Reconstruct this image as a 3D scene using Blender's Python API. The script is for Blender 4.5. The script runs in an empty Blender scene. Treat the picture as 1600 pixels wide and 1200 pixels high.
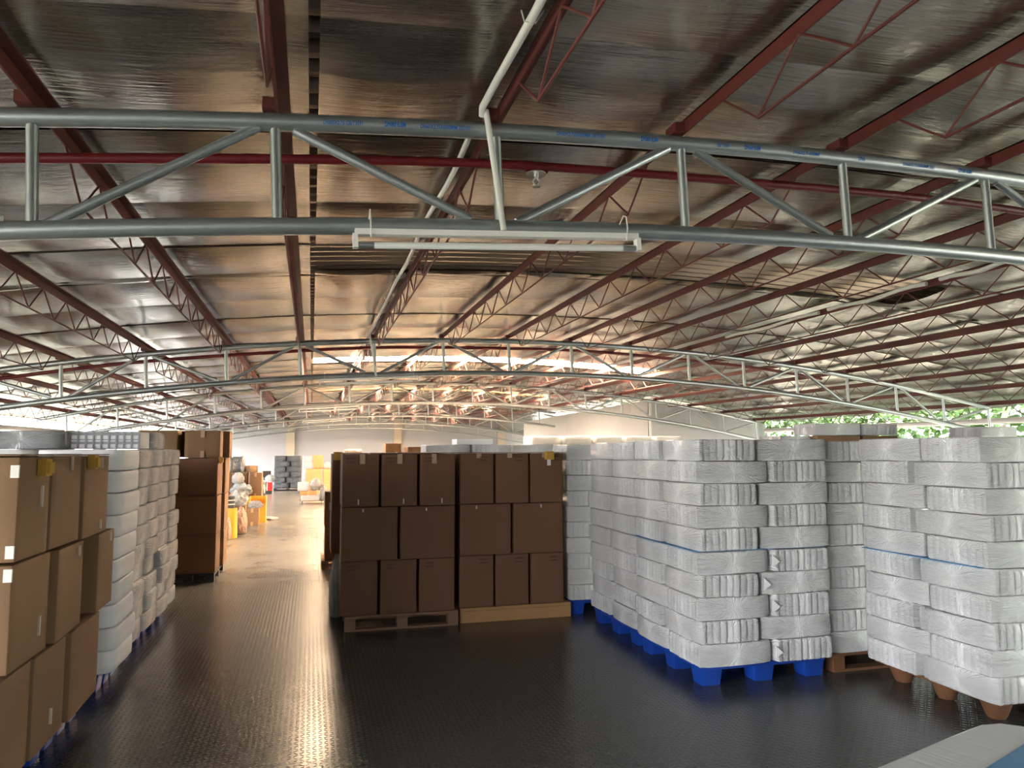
import bpy, bmesh, math, random
from mathutils import Vector, Matrix, noise
R = random.Random(7)
PI = math.pi
C = bpy.context.scene.collection
SC = bpy.context.scene

# ------------------------------------------------------------------ materials
def newmat(name):
    m = bpy.data.materials.new(name); m.use_nodes = True
    nt = m.node_tree; b = nt.nodes['Principled BSDF']
    return m, nt, b
def nd(nt, kind, **kw):
    n = nt.nodes.new(kind)
    for k, v in kw.items():
        if k in n.inputs: n.inputs[k].default_value = v
        else: setattr(n, k, v)
    return n
def math_n(nt, op, a, b=None, c=None):
    n = nt.nodes.new('ShaderNodeMath'); n.operation = op
    for i, v in enumerate((a, b, c)):
        if v is None: continue
        if isinstance(v, (int, float)): n.inputs[i].default_value = v
        else: nt.links.new(v, n.inputs[i])
    return n.outputs[0]
def simple(name, col, rough=.6, metal=0.0, var=.08, scale=8.0, bump=0.0, bscale=60.0, spec=.5, coat=0.0):
    m, nt, b = newmat(name)
    b.inputs['Roughness'].default_value = rough; b.inputs['Metallic'].default_value = metal
    b.inputs['Specular IOR Level'].default_value = spec
    b.inputs['Coat Weight'].default_value = coat
    tc = nd(nt, 'ShaderNodeTexCoord'); no = nd(nt, 'ShaderNodeTexNoise', Scale=scale, Detail=4.0)
    oi = nd(nt, 'ShaderNodeObjectInfo')
    nt.links.new(tc.outputs['Object'], no.inputs['Vector'])
    f = math_n(nt, 'ADD', math_n(nt, 'MULTIPLY', no.outputs['Fac'], .6), math_n(nt, 'MULTIPLY', oi.outputs['Random'], .4))
    mx = nd(nt, 'ShaderNodeMix', data_type='RGBA')
    mx.inputs['A'].default_value = (*[c * (1 - var) for c in col], 1)
    mx.inputs['B'].default_value = (*[min(1, c * (1 + var)) for c in col], 1)
    nt.links.new(f, mx.inputs['Factor']); nt.links.new(mx.outputs['Result'], b.inputs['Base Color'])
    if bump:
        n2 = nd(nt, 'ShaderNodeTexNoise', Scale=bscale, Detail=3.0)
        nt.links.new(tc.outputs['Object'], n2.inputs['Vector'])
        bp = nd(nt, 'ShaderNodeBump', Strength=bump, Distance=.01)
        nt.links.new(n2.outputs['Fac'], bp.inputs['Height']); nt.links.new(bp.outputs['Normal'], b.inputs['Normal'])
    return m

def film_mat(name, col, strength=.5, rough=.3, dist=.02, coat=.3):
    """film-wrapped foam: wrinkles fan out from the middle of each face"""
    m, nt, b = newmat(name)
    b.inputs['Roughness'].default_value = rough
    b.inputs['Coat Weight'].default_value = coat; b.inputs['Coat Roughness'].default_value = .08
    tc = nd(nt, 'ShaderNodeTexCoord'); oi = nd(nt, 'ShaderNodeObjectInfo')
    sp = nd(nt, 'ShaderNodeSeparateXYZ'); nt.links.new(tc.outputs['Object'], sp.inputs[0])
    ge = nd(nt, 'ShaderNodeNewGeometry'); vt = nd(nt, 'ShaderNodeVectorTransform', vector_type='NORMAL', convert_from='WORLD', convert_to='OBJECT')
    nt.links.new(ge.outputs['True Normal'], vt.inputs[0]); sn = nd(nt, 'ShaderNodeSeparateXYZ'); nt.links.new(vt.outputs[0], sn.inputs[0])
    isx = math_n(nt, 'GREATER_THAN', math_n(nt, 'ABSOLUTE', sn.outputs[0]), .6)
    u = math_n(nt, 'ADD', math_n(nt, 'MULTIPLY', sp.outputs[1], isx), math_n(nt, 'MULTIPLY', sp.outputs[0], math_n(nt, 'SUBTRACT', 1.0, isx)))
    v = math_n(nt, 'MULTIPLY', sp.outputs[2], 2.6)
    ang = math_n(nt, 'ARCTAN2', v, u)
    rad = math_n(nt, 'SQRT', math_n(nt, 'ADD', math_n(nt, 'MULTIPLY', u, u), math_n(nt, 'MULTIPLY', v, v)))
    cb = nd(nt, 'ShaderNodeCombineXYZ')
    nt.links.new(math_n(nt, 'MULTIPLY', ang, 8.0), cb.inputs[0]); nt.links.new(math_n(nt, 'MULTIPLY', rad, 2.2), cb.inputs[1])
    nt.links.new(math_n(nt, 'MULTIPLY', oi.outputs['Random'], 60.0), cb.inputs[2])
    n1 = nd(nt, 'ShaderNodeTexNoise', Scale=1.6, Detail=3.0, Roughness=.6); nt.links.new(cb.outputs[0], n1.inputs['Vector'])
    ridge = math_n(nt, 'SUBTRACT', 1.0, math_n(nt, 'ABSOLUTE', math_n(nt, 'MULTIPLY', math_n(nt, 'SUBTRACT', n1.outputs['Fac'], .5), 4.0)))
    fade = math_n(nt, 'MINIMUM', math_n(nt, 'MULTIPLY', rad, 4.0), 1.0)
    va = nd(nt, 'ShaderNodeVectorMath', operation='ADD'); nt.links.new(tc.outputs['Object'], va.inputs[0])
    cr = nd(nt, 'ShaderNodeCombineXYZ'); nt.links.new(math_n(nt, 'MULTIPLY', oi.outputs['Random'], 31.0), cr.inputs[0]); nt.links.new(cr.outputs[0], va.inputs[1])
    n2 = nd(nt, 'ShaderNodeTexNoise', Scale=7.0, Detail=5.0, Distortion=1.4); nt.links.new(va.outputs[0], n2.inputs['Vector'])
    hgt = math_n(nt, 'ADD', math_n(nt, 'MULTIPLY', math_n(nt, 'MULTIPLY', ridge, fade), .8), n2.outputs['Fac'])
    bp = nd(nt, 'ShaderNodeBump', Strength=strength, Distance=dist)
    nt.links.new(hgt, bp.inputs['Height']); nt.links.new(bp.outputs['Normal'], b.inputs['Normal']); nt.links.new(bp.outputs['Normal'], b.inputs['Coat Normal'])
    mx = nd(nt, 'ShaderNodeMix', data_type='RGBA')
    mx.inputs['A'].default_value = (*[c * .93 for c in col], 1); mx.inputs['B'].default_value = (*[min(1, c * 1.05) for c in col], 1)
    nt.links.new(math_n(nt, 'ADD', math_n(nt, 'MULTIPLY', oi.outputs['Random'], .5), math_n(nt, 'MULTIPLY', n2.outputs['Fac'], .5)), mx.inputs['Factor'])
    nt.links.new(mx.outputs['Result'], b.inputs['Base Color'])
    return m

M = {}
M['card'] = simple('cardboard', (.215, .125, .066), .75, var=.10, scale=5, bump=.12, bscale=40, spec=.25)
M['card_dark'] = simple('brown cardboard', (.165, .083, .046), .72, var=.07, scale=4, bump=.1, bscale=40, spec=.25)
M['card_orange'] = simple('orange cardboard', (.42, .225, .095), .7, var=.08, spec=.25)
M['tape'] = simple('packing tape', (.44, .29, .19), .25, var=.05, spec=.5)
M['tape_pale'] = simple('pale packing tape', (.62, .52, .44), .3, var=.05)
M['paper'] = simple('paper label', (.75, .72, .68), .6, var=.03)
M['ink'] = simple('faded ink', (.07, .04, .03), .8)
M['yellow'] = simple('yellow foam', (.5, .28, .045), .7, var=.1)
M['yellow_plastic'] = simple('yellow plastic', (.85, .48, .06), .35, var=.05)
M['film'] = film_mat('film wrapped white foam', (.88, .88, .885), .85, .28, .022, .35)
M['film_crumple'] = film_mat('crumpled film on white foam', (.80, .79, .77), .9, .25, .025, .5)
M['film_dark'] = film_mat('film on grey foam', (.36, .365, .375), .9, .22, .02, .6)
M['film_black'] = film_mat('film on black foam', (.05, .055, .06), 1.0, .2, .03, .7)
M['film_soft'] = film_mat('soft white film', (.80, .80, .79), .25, .45, .01, 0)
M['ear'] = simple('clear film tab', (.88, .88, .88), .2, var=.02)
M['grey'] = simple('grey foam', (.30, .31, .33), .6)
M['white'] = simple('white foam', (.82, .82, .81), .6, var=.03)
M['blue'] = simple('blue plastic', (.008, .05, .32), .4, var=.1)
M['blue_sheet'] = simple('blue sheet', (.10, .30, .56), .45, var=.05)
M['wood'] = simple('pale pallet wood', (.36, .20, .08), .7, var=.22, scale=3, bump=.2, bscale=25)
M['wood_dark'] = simple('aged pallet wood', (.22, .125, .07), .75, var=.2, scale=4, bump=.2, bscale=25)
M['presswood'] = simple('pressed wood', (.15, .066, .027), .8, var=.25, scale=40, bump=.3, bscale=90)
M['black'] = simple('black plastic', (.02, .018, .018), .5)
M['red'] = simple('red plastic', (.70, .02, .015), .35)
M['bluetext'] = simple('blue stencil ink', (.01, .13, .45), .6)
M['steel'] = simple('galvanized steel', (.43, .46, .48), .36, metal=.8, var=.22, scale=30, bump=.06, bscale=50)
M['redpaint'] = simple('red oxide paint', (.105, .020, .016), .55, var=.25, scale=14, bump=.1, bscale=40)
M['redpipe'] = simple('glossy red pipe paint', (.125, .010, .012), .35, var=.35, scale=25, bump=.25, bscale=60)
M['pvc'] = simple('white conduit plastic', (.78, .77, .74), .35, var=.03)
M['lampwhite'] = simple('white enamel', (.85, .85, .84), .3, var=.02)
M['tube'] = simple('frosted lamp glass', (.86, .87, .87), .2, var=.01, coat=.4)
M['chrome'] = simple('metal cap', (.6, .6, .6), .3, metal=.9)
M['wire'] = simple('tie wire', (.62, .6, .56), .5, metal=.3)
M['wall'] = simple('whitewashed wall', (.42, .42, .45), .85, var=.05, scale=.8, bump=.05, bscale=20)
M['wall_cream'] = simple('cream plaster', (.50, .43, .35), .85, var=.04)
M['panelwall'] = simple('white sandwich panel', (.46, .48, .50), .45, var=.02, scale=.5)
M['bark'] = simple('bark', (.12, .08, .05), .9)
M['leaf'] = simple('leaves', (.085, .18, .035), .5, var=.35, scale=3)
M['ground'] = simple('shade-darkened yard', (.035, .038, .028), .95, var=.15, scale=.6)  # dark yard colour stands for tree shade and limits bounced light
M['bagwhite'] = film_mat('white plastic bag', (.66, .64, .62), .8, .35, .03, .2)
M['bagpeach'] = film_mat('pinkish plastic bag', (.58, .38, .27), .6, .35, .03, .2)
M['clearwrap'] = film_mat('greyish plastic wrap', (.50, .55, .58), .8, .25, .03, .4)

def floor_mat():
    m, nt, b = newmat('checker plate floor')
    ge = nd(nt, 'ShaderNodeNewGeometry'); sp = nd(nt, 'ShaderNodeSeparateXYZ'); nt.links.new(ge.outputs['Position'], sp.inputs[0])
    p = .034
    u = math_n(nt, 'DIVIDE', sp.outputs[0], p); v = math_n(nt, 'DIVIDE', sp.outputs[1], p)
    fu = math_n(nt, 'SUBTRACT', math_n(nt, 'FRACT', u), .5); fv = math_n(nt, 'SUBTRACT', math_n(nt, 'FRACT', v), .5)
    par = math_n(nt, 'MULTIPLY', math_n(nt, 'FRACT', math_n(nt, 'MULTIPLY', math_n(nt, 'ADD', math_n(nt, 'FLOOR', u), math_n(nt, 'FLOOR', v)), .5)), 2.0)
    s = math_n(nt, 'ADD', fu, fv); t = math_n(nt, 'SUBTRACT', fu, fv)
    inv = math_n(nt, 'SUBTRACT', 1.0, par)
    a = math_n(nt, 'ADD', math_n(nt, 'MULTIPLY', s, par), math_n(nt, 'MULTIPLY', t, inv))
    c = math_n(nt, 'ADD', math_n(nt, 'MULTIPLY', t, par), math_n(nt, 'MULTIPLY', s, inv))
    q = math_n(nt, 'ADD', math_n(nt, 'POWER', math_n(nt, 'DIVIDE', a, .72), 2.0), math_n(nt, 'POWER', math_n(nt, 'DIVIDE', c, .23), 2.0))
    h = math_n(nt, 'MAXIMUM', math_n(nt, 'SUBTRACT', 1.0, q), 0.0)
    bp = nd(nt, 'ShaderNodeBump', Strength=.42, Distance=.003); nt.links.new(h, bp.inputs['Height'])
    # plate joints
    ju = math_n(nt, 'ABSOLUTE', math_n(nt, 'SUBTRACT', math_n(nt, 'FRACT', math_n(nt, 'DIVIDE', math_n(nt, 'ADD', sp.outputs[0], .62), 1.5)), .5))
    jv = math_n(nt, 'ABSOLUTE', math_n(nt, 'SUBTRACT', math_n(nt, 'FRACT', math_n(nt, 'DIVIDE', math_n(nt, 'ADD', sp.outputs[1], .9), 3.0)), .5))
    joint = math_n(nt, 'MAXIMUM', math_n(nt, 'LESS_THAN', ju, .0022), math_n(nt, 'LESS_THAN', jv, .0011))
    n1 = nd(nt, 'ShaderNodeTexNoise', Scale=.9, Detail=6.0, Roughness=.65); nt.links.new(ge.outputs['Position'], n1.inputs['Vector'])
    n2 = nd(nt, 'ShaderNodeTexNoise', Scale=14.0, Detail=4.0); nt.links.new(ge.outputs['Position'], n2.inputs['Vector'])
    # steel plate near, beige up the aisle: dust with reflected light painted in
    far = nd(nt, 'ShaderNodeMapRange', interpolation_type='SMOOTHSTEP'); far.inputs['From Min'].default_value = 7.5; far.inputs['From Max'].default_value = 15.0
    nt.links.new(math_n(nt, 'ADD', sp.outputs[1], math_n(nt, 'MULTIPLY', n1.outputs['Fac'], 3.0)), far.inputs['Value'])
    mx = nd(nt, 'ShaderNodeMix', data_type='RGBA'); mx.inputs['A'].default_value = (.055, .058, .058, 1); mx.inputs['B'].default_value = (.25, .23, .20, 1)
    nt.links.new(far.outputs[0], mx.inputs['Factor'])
    m2 = nd(nt, 'ShaderNodeMix', data_type='RGBA', blend_type='MULTIPLY'); m2.inputs['Factor'].default_value = 1
    rp = nd(nt, 'ShaderNodeMapRange'); rp.inputs['To Min'].default_value = .72; rp.inputs['To Max'].default_value = 1.25
    nt.links.new(math_n(nt, 'ADD', math_n(nt, 'MULTIPLY', n1.outputs['Fac'], .6), math_n(nt, 'MULTIPLY', n2.outputs['Fac'], .4)), rp.inputs['Value'])
    nt.links.new(mx.outputs['Result'], m2.inputs['A']); nt.links.new(rp.outputs[0], m2.inputs['B'])
    m3 = nd(nt, 'ShaderNodeMix', data_type='RGBA'); m3.inputs['B'].default_value = (.012, .012, .012, 1)
    nt.links.new(m2.outputs['Result'], m3.inputs['A']); nt.links.new(joint, m3.inputs['Factor'])
    nt.links.new(m3.outputs['Result'], b.inputs['Base Color'])
    rr = nd(nt, 'ShaderNodeMapRange'); rr.inputs['To Min'].default_value = .16; rr.inputs['To Max'].default_value = .32
    nt.links.new(n1.outputs['Fac'], rr.inputs['Value']); nt.links.new(rr.outputs[0], b.inputs['Roughness'])
    b.inputs['Specular IOR Level'].default_value = .5
    nt.links.new(bp.outputs['Normal'], b.inputs['Normal'])
    return m
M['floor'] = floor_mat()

def foil_mat():
    m, nt, b = newmat('silver foil insulation')
    ge = nd(nt, 'ShaderNodeNewGeometry')
    mp = nd(nt, 'ShaderNodeMapping'); mp.inputs['Scale'].default_value = (.5, 22, 22); nt.links.new(ge.outputs['Position'], mp.inputs['Vector'])
    n1 = nd(nt, 'ShaderNodeTexNoise', Scale=1.0, Detail=5.0, Roughness=.65); nt.links.new(mp.outputs[0], n1.inputs['Vector'])
    n2 = nd(nt, 'ShaderNodeTexNoise', Scale=2.2, Detail=4.0); nt.links.new(ge.outputs['Position'], n2.inputs['Vector'])
    mp3 = nd(nt, 'ShaderNodeMapping'); mp3.inputs['Scale'].default_value = (2.5, 70, 70); nt.links.new(ge.outputs['Position'], mp3.inputs['Vector'])
    n3 = nd(nt, 'ShaderNodeTexNoise', Scale=1.0, Detail=2.0); nt.links.new(mp3.outputs[0], n3.inputs['Vector'])
    h = math_n(nt, 'ADD', math_n(nt, 'ADD', math_n(nt, 'MULTIPLY', n1.outputs['Fac'], .6), math_n(nt, 'MULTIPLY', n2.outputs['Fac'], .9)), math_n(nt, 'MULTIPLY', n3.outputs['Fac'], .12))
    bp = nd(nt, 'ShaderNodeBump', Strength=.42, Distance=.02); nt.links.new(h, bp.inputs['Height']); nt.links.new(bp.outputs['Normal'], b.inputs['Normal'])
    cr = nd(nt, 'ShaderNodeMix', data_type='RGBA'); cr.inputs['A'].default_value = (.19, .172, .148, 1); cr.inputs['B'].default_value = (.45, .415, .365, 1)
    nt.links.new(math_n(nt, 'ADD', math_n(nt, 'MULTIPLY', n3.outputs['Fac'], .5), math_n(nt, 'MULTIPLY', n2.outputs['Fac'], .5)), cr.inputs['Factor'])
    nt.links.new(cr.outputs['Result'], b.inputs['Base Color'])
    b.inputs['Metallic'].default_value = .92; b.inputs['Roughness'].default_value = .19
    return m
M['foil'] = foil_mat()
M['sheet'] = simple('brown corrugated sheet', (.30, .22, .16), .38, metal=.8, var=.25, scale=4)
def sky_panel_mat():
    m, nt, b = newmat('translucent roof panel')
    nt.nodes.remove(b); o = nt.nodes['Material Output']
    t = nd(nt, 'ShaderNodeBsdfTranslucent'); t.inputs['Color'].default_value = (1.0, .77, .54, 1)
    nt.links.new(t.outputs[0], o.inputs['Surface'])
    return m
M['skylight'] = sky_panel_mat()

# ------------------------------------------------------------------ mesh helpers
class MB:
    def __init__(s): s.v = []; s.f = []; s.sm = []
    def add(s, vs, fs, smooth=False):
        k = len(s.v); s.v += [tuple(v) for v in vs]; s.f += [tuple(i + k for i in f) for f in fs]; s.sm += [smooth] * len(fs); return s
    def box(s, lo, hi, mat=None):
        x0, y0, z0 = lo; x1, y1, z1 = hi
        vs = [Vector(p) for p in ((x0, y0, z0), (x1, y0, z0), (x1, y1, z0), (x0, y1, z0), (x0, y0, z1), (x1, y0, z1), (x1, y1, z1), (x0, y1, z1))]
        if mat: vs = [mat @ v for v in vs]
        return s.add(vs, [(3, 2, 1, 0), (4, 5, 6, 7), (0, 1, 5, 4), (1, 2, 6, 5), (2, 3, 7, 6), (3, 0, 4, 7)])
    def tube(s, pts, r, n=10, caps=True):
        pts = [Vector(p) for p in pts]; k = len(pts); vs = []
        rs = r if isinstance(r, (list, tuple)) else [r] * k
        up = None
        for i in range(k):
            t = (pts[min(i + 1, k - 1)] - pts[max(i - 1, 0)]).normalized()
            if up is None: up = t.orthogonal().normalized()
            up = (up - t * up.dot(t)).normalized(); w = t.cross(up)
            vs += [pts[i] + (up * math.cos(2 * PI * j / n) + w * math.sin(2 * PI * j / n)) * rs[i] for j in range(n)]
        fs = [(i * n + j, i * n + (j + 1) % n, (i + 1) * n + (j + 1) % n, (i + 1) * n + j) for i in range(k - 1) for j in range(n)]
        s.add(vs, fs, True)
        if caps: s.add([vs[j] for j in range(n)][::-1], [tuple(range(n))]); s.add(vs[-n:], [tuple(range(n))])
        return s
    def mesh(s, name, m):
        me = bpy.data.meshes.new(name); me.from_pydata(s.v, [], s.f); me.materials.append(m)
        me.polygons.foreach_set('use_smooth', s.sm); me.update(); return me
    def build(s, name, m, parent=None): return link(name, s.mesh(name, m), parent)
def link(name, me, parent=None):
    o = bpy.data.objects.new(name, me); C.objects.link(o)
    if parent: o.parent = parent
    return o
def tag(o, label, cat, group=None):
    o['label'] = label; o['category'] = cat
    if group: o['group'] = group
    return o
def thing(name, label, cat, loc=(0, 0, 0), rz=0, group=None):
    o = bpy.data.objects.new(name, None); C.objects.link(o); o.location = loc; o.rotation_euler = (0, 0, rz); o.empty_display_size = .1
    return tag(o, label, cat, group)
def struct(o): o['kind'] = 'structure'; return o

# ------------------------------------------------------------------ roof shape
X0, K, ZT, ZB = 2.9, .0134, 3.16, 2.725
def arch(x, z0): return z0 - K * (x - X0) ** 2
XL, XR = -5.4, 11.25
YB, YF = -5.0, 38.0
TY = [-3.52, 3.08, 9.68, 16.28, 22.88, 29.48, 36.08]
PX = [.764 + .9 * (i - 1) - (.028 if i == 0 else 0) for i in range(-5, 13)]
ZF = 3.325

# floor, ground
MB().add([(XL, YB, 0), (XR, YB, 0), (XR, YF, 0), (XL, YF, 0)], [(0, 1, 2, 3)]).add([(XL, YB, -.25), (XR, YB, -.25), (XR, YF, -.25), (XL, YF, -.25)], [(3, 2, 1, 0)])
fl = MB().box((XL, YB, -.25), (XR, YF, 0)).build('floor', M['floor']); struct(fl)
gr = MB().box((-80, -60, -.6), (90, 120, -.26)).build('ground', M['ground']); struct(gr)

# foil ceiling: sheets 1 m wide running across, sagging between the seams
DARK = (5.55, 6.40); SKY = [(12.72, 13.68), (19.3, 20.25), (25.95, 26.9), (32.6, 33.5)]; SKX = 6.4
def foil():
    xs = [XL + i * .12 for i in range(int((XR - XL) / .12) + 1)]
    xs = sorted([x for x in xs if abs(x + .02) > .05] + [-.04, .0, 5.75, 6.4])
    ys = []; edge = []
    y = YB
    b0 = [5.55 + k for k in range(-11, 33) if not any(q[0] - .3 < 5.55 + k < q[1] + .3 for q in SKY)]
    cuts = sorted(set([round(v, 3) for v in b0 + [DARK[1]] + [q for s in SKY for q in s]]))
    cuts = [c for c in cuts if YB < c < YF]; cuts = [YB] + cuts + [YF]
    mb = MB(); ins = .0
    for ci in range(len(cuts) - 1):
        a, b = cuts[ci], cuts[ci + 1]
        if b - a < .03: continue
        hole = 0
        if abs(a - DARK[0]) < .01: hole = 5.75
        for s in SKY:
            if abs(a - s[0]) < .01: hole = SKX
        n = max(3, int((b - a) / .09)); amp = .030 + .02 * R.random(); off = -.012 * (ci % 2) ; ph = R.random() * 10
        grid = []
        for j in range(n + 1):
            t = j / n; row = []
            for x in xs:
                px = ((x - PX[0]) / .9) % 1.0
                sag = amp * (math.sin(PI * t) ** .7) * (.28 + .72 * math.sin(PI * px)) if 0 < t < 1 else 0
                sag += .010 * noise.noise(Vector((x * 1.3, (a + t * (b - a)) * 2.2, ph))) * min(1, 6 * t, 6 * (1 - t) + .3)
                row.append((x, a + t * (b - a) + (.004 if t == 1 else 0), arch(x, ZF) - sag + off))
            grid.append(row)
        w = len(xs); vs = [p for r in grid for p in r]; fs = []
        for j in range(n):
            for i in range(w - 1):
                xm = (xs[i] + xs[i + 1]) / 2
                if -.04 < xm < .0 and a > -9: continue
                if hole and 0 < xm < hole: continue
                fs.append((j * w + i, (j + 1) * w + i, (j + 1) * w + i + 1, j * w + i + 1))
        mb.add(vs, fs, True)
    return mb.build('ceiling', M['foil'])
struct(foil())
def outer_sheet():
    xs = [XL - .3 + i * .5 for i in range(int((XR - XL + .6) / .5) + 1)] + [.0, SKX]
    xs = sorted(set(xs)); ys = [YB - .3]; y = YB - .3
    prof = []
    while y < YF + .3:
        for dy, dz in ((0, 0), (.05, 0), (.075, -.06), (.115, -.06), (.14, 0)): prof.append((y + dy, dz))
        y += .15
    mb = MB(); w = len(xs)
    vs = [(x, yy, arch(x, ZF + .09) + dz) for yy, dz in prof for x in xs]; fs = []
    for j in range(len(prof) - 1):
        ym = (prof[j][0] + prof[j + 1][0]) / 2
        if prof[j + 1][0] - prof[j][0] < 1e-6: continue
        h = any(s[0] < ym < s[1] for s in SKY)
        for i in range(w - 1):
            if h and 0 < (xs[i] + xs[i + 1]) / 2 < SKX: continue
            fs.append((j * w + i, (j + 1) * w + i, (j + 1) * w + i + 1, j * w + i + 1))
    return mb.add(vs, fs).build('roof', M['sheet'])
struct(outer_sheet())
for k, (a, b) in enumerate(SKY):
    mb = MB(); xs = [-.01 + i * ((SKX + .02) / 20) for i in range(21)]
    mb.add([(x, y, arch(x, ZF + .09)) for y in (a - .02, b + .02) for x in xs], [(i, 21 + i, 22 + i, i + 1) for i in range(20)])
    o = struct(mb.build('window_%d' % (k + 1), M['skylight'])); o['label'] = 'pale translucent skylight strip across the roof'

# far wall with pilasters, partition room
def gable(y0, y1, name, m):
    n = 30; xs = [XL + (XR - XL) * i / n for i in range(n + 1)]
    vs = []; fs = []
    for y in (y0, y1):
        vs += [(x, y, -.02) for x in xs] + [(x, y, arch(x, ZF + .05)) for x in xs]
    m1 = n + 1
    for i in range(n):
        fs.append((i, i + 1, m1 + i + 1, m1 + i)); q = 2 * m1
        fs.append((q + i + 1, q + i, q + m1 + i, q + m1 + i + 1)); fs.append((m1 + i, m1 + i + 1, q + m1 + i + 1, q + m1 + i)); fs.append((i + 1, i, q + i, q + i + 1))
    return MB().add(vs, fs).build(name, m)
struct(gable(38.0, 38.2, 'wall_back', M['wall'])); struct(gable(YB - .2, YB, 'wall_front', M['wall']))
for k, x in enumerate((-5.2, -1.0, 4.2, 9.6)):
    struct(MB().box((x - .2, 37.82, 0), (x + .2, 38.02, arch(x, ZF) - .12)).build('trim_%d' % (k + 1), M['wall_cream']))
struct(MB().box((XL, 3.6, 0), (XL + .12, 27.0, 1.40)).build('wall_left', M['wall']))  # unseen low wall added to cut low side light from the left
def room():
    xs = [7.9 + 3.2 * i / 10 for i in range(11)]; t = .1; vs = []; fs = []
    mb = MB()
    for x0, x1 in zip(xs[:-1], xs[1:]):      # front wall, one panel joint per metre comes from the trim
        z0, z1 = arch(x0, ZF) - .12, arch(x1, ZF) - .12
        mb.add([(x0, 16.5, 0), (x1, 16.5, 0), (x1, 16.6, 0), (x0, 16.6, 0), (x0, 16.5, z0), (x1, 16.5, z1), (x1, 16.6, z1), (x0, 16.6, z0)],
               [(3, 2, 1, 0), (4, 5, 6, 7), (0, 1, 5, 4), (2, 3, 7, 6)])
    z = arch(7.9, ZF) - .12
    for j in range(11): mb.box((7.9, 16.6 + j, 0), (8.0, 17.595 + j, z - .012 * j))
    return mb.build('wall_partition', M['panelwall'])
struct(room())
struct(MB().box((7.88, 16.47, 0), (7.93, 16.52, arch(7.9, ZF) - .12)).build('trim_5', M['lampwhite']))

# ------------------------------------------------------------------ roof trusses
ordn = ['first', 'second', 'third', 'fourth', 'fifth', 'sixth', 'seventh', 'eighth', 'ninth', 'tenth', 'eleventh', 'twelfth']
tl = {3.08: 'galvanized pipe roof truss overhead with blue stencilled printing on its top chord',
      9.68: 'second galvanized roof truss, the first one seen whole, with a tube lamp below',
      16.28: 'third galvanized roof truss, its end reaching the white partition room',
      22.88: 'fourth galvanized roof truss, between the second and third skylight strips',
      29.48: 'fifth galvanized roof truss, just beyond the third skylight strip',
      36.08: 'last galvanized roof truss, just in front of the pale end wall'}
def make_text(s, size, mat, name, parent):
    cu = bpy.data.curves.new(name, 'FONT'); cu.body = s; cu.size = size; cu.align_x = 'LEFT'; cu.resolution_u = 2; cu.offset = .0012 if size > .025 else .0005
    tmp = bpy.data.objects.new('lettering_tmp', cu); C.objects.link(tmp)
    bpy.context.view_layer.update()
    me = bpy.data.meshes.new_from_object(tmp.evaluated_get(bpy.context.evaluated_depsgraph_get()))
    bpy.data.objects.remove(tmp); bpy.data.curves.remove(cu)
    me.materials.clear(); me.materials.append(mat)
    return me
def truss(Y):
    xl, xr = -5.15, 10.66
    x_end = xr
    if Y in (22.88,): x_end = 7.6
    t = thing('roof_truss', tl.get(Y, ''), 'truss', (0, Y, 0), 0, 'galvanized roof trusses')
    n = 48
    xs = [xl + (x_end - xl) * i / n for i in range(n + 1)]
    MB().tube([(x, 0, arch(x, ZT)) for x in xs], .036, 12).build('top_chord', M['steel'], t)
    MB().tube([(x, 0, arch(x, ZB)) for x in xs], .036, 12).build('bottom_chord', M['steel'], t)
    for i, x in enumerate(PX):
        if x < xl + .2 or x > x_end + .05: continue
        sh = .012
        MB().tube([(x - .005, 0, arch(x, ZT) - .03), (x + sh, 0, arch(x, ZB) + .03)], .0215, 10).build('post', M['steel'], t)
        idx = i - 5 + 0   # PX[5] is index 0
        if idx % 2 == 0:
            for d in (-1, 1):
                xb = x + d * .9
                if xb < xl or xb > x_end + .05: continue
                MB().tube([(x + d * .07, 0, arch(x, ZT) - .028), (xb - d * .09, 0, arch(xb, ZB) + .03)], .0205, 10).build('brace', M['steel'], t)
    # weld sleeve at some nodes
    for x in ((-.1, 4.36) if Y == 3.08 else ()):
        MB().tube([(x - .1, 0, arch(x - .1, ZT)), (x + .1, 0, arch(x + .1, ZT))], .0368, 12).build('sleeve', M['steel'], t)
    return t
trs = {}
for Y in TY[1:]: trs[Y] = truss(Y)
# stencilled pipe marking, bent round the tube
for x, s, big in ((.02, 'DN60X2.75 GB/T3091', 0), (.27, 'DN60 6.0M', 1), (.42, 'DN60X2.75X6000MM 202105', 0), (1.03, 'DN60X2.75X6000MM GB/T3091', 0), (1.44, 'DN60 6.0M', 1), (1.83, 'GB/T3091', 0), (1.98, 'DN60 6.0M', 1), (2.25, 'DN60X2.75 6000MM', 0), (2.63, 'DN6', 1), (2.9, 'DN60X2.75X6000MM 2021', 0), (3.25, 'DN60 6.0M', 1)):
    me = make_text(s, .030 if big else .024, M['bluetext'], 'stencil_lettering', None)
    sc = .72 if not big else .62
    for v in me.vertices:
        u, w = v.co.x * sc + x, v.co.y
        a = (w - .008) / .0368 - .22
        z = arch(u, ZT); r = .0369
        v.co = Vector((u, -r * math.cos(a), z + r * math.sin(a)))
    o = link('stencil_lettering', me, trs[3.08]); o['label'] = 'blue stencilled pipe marking'

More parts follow.
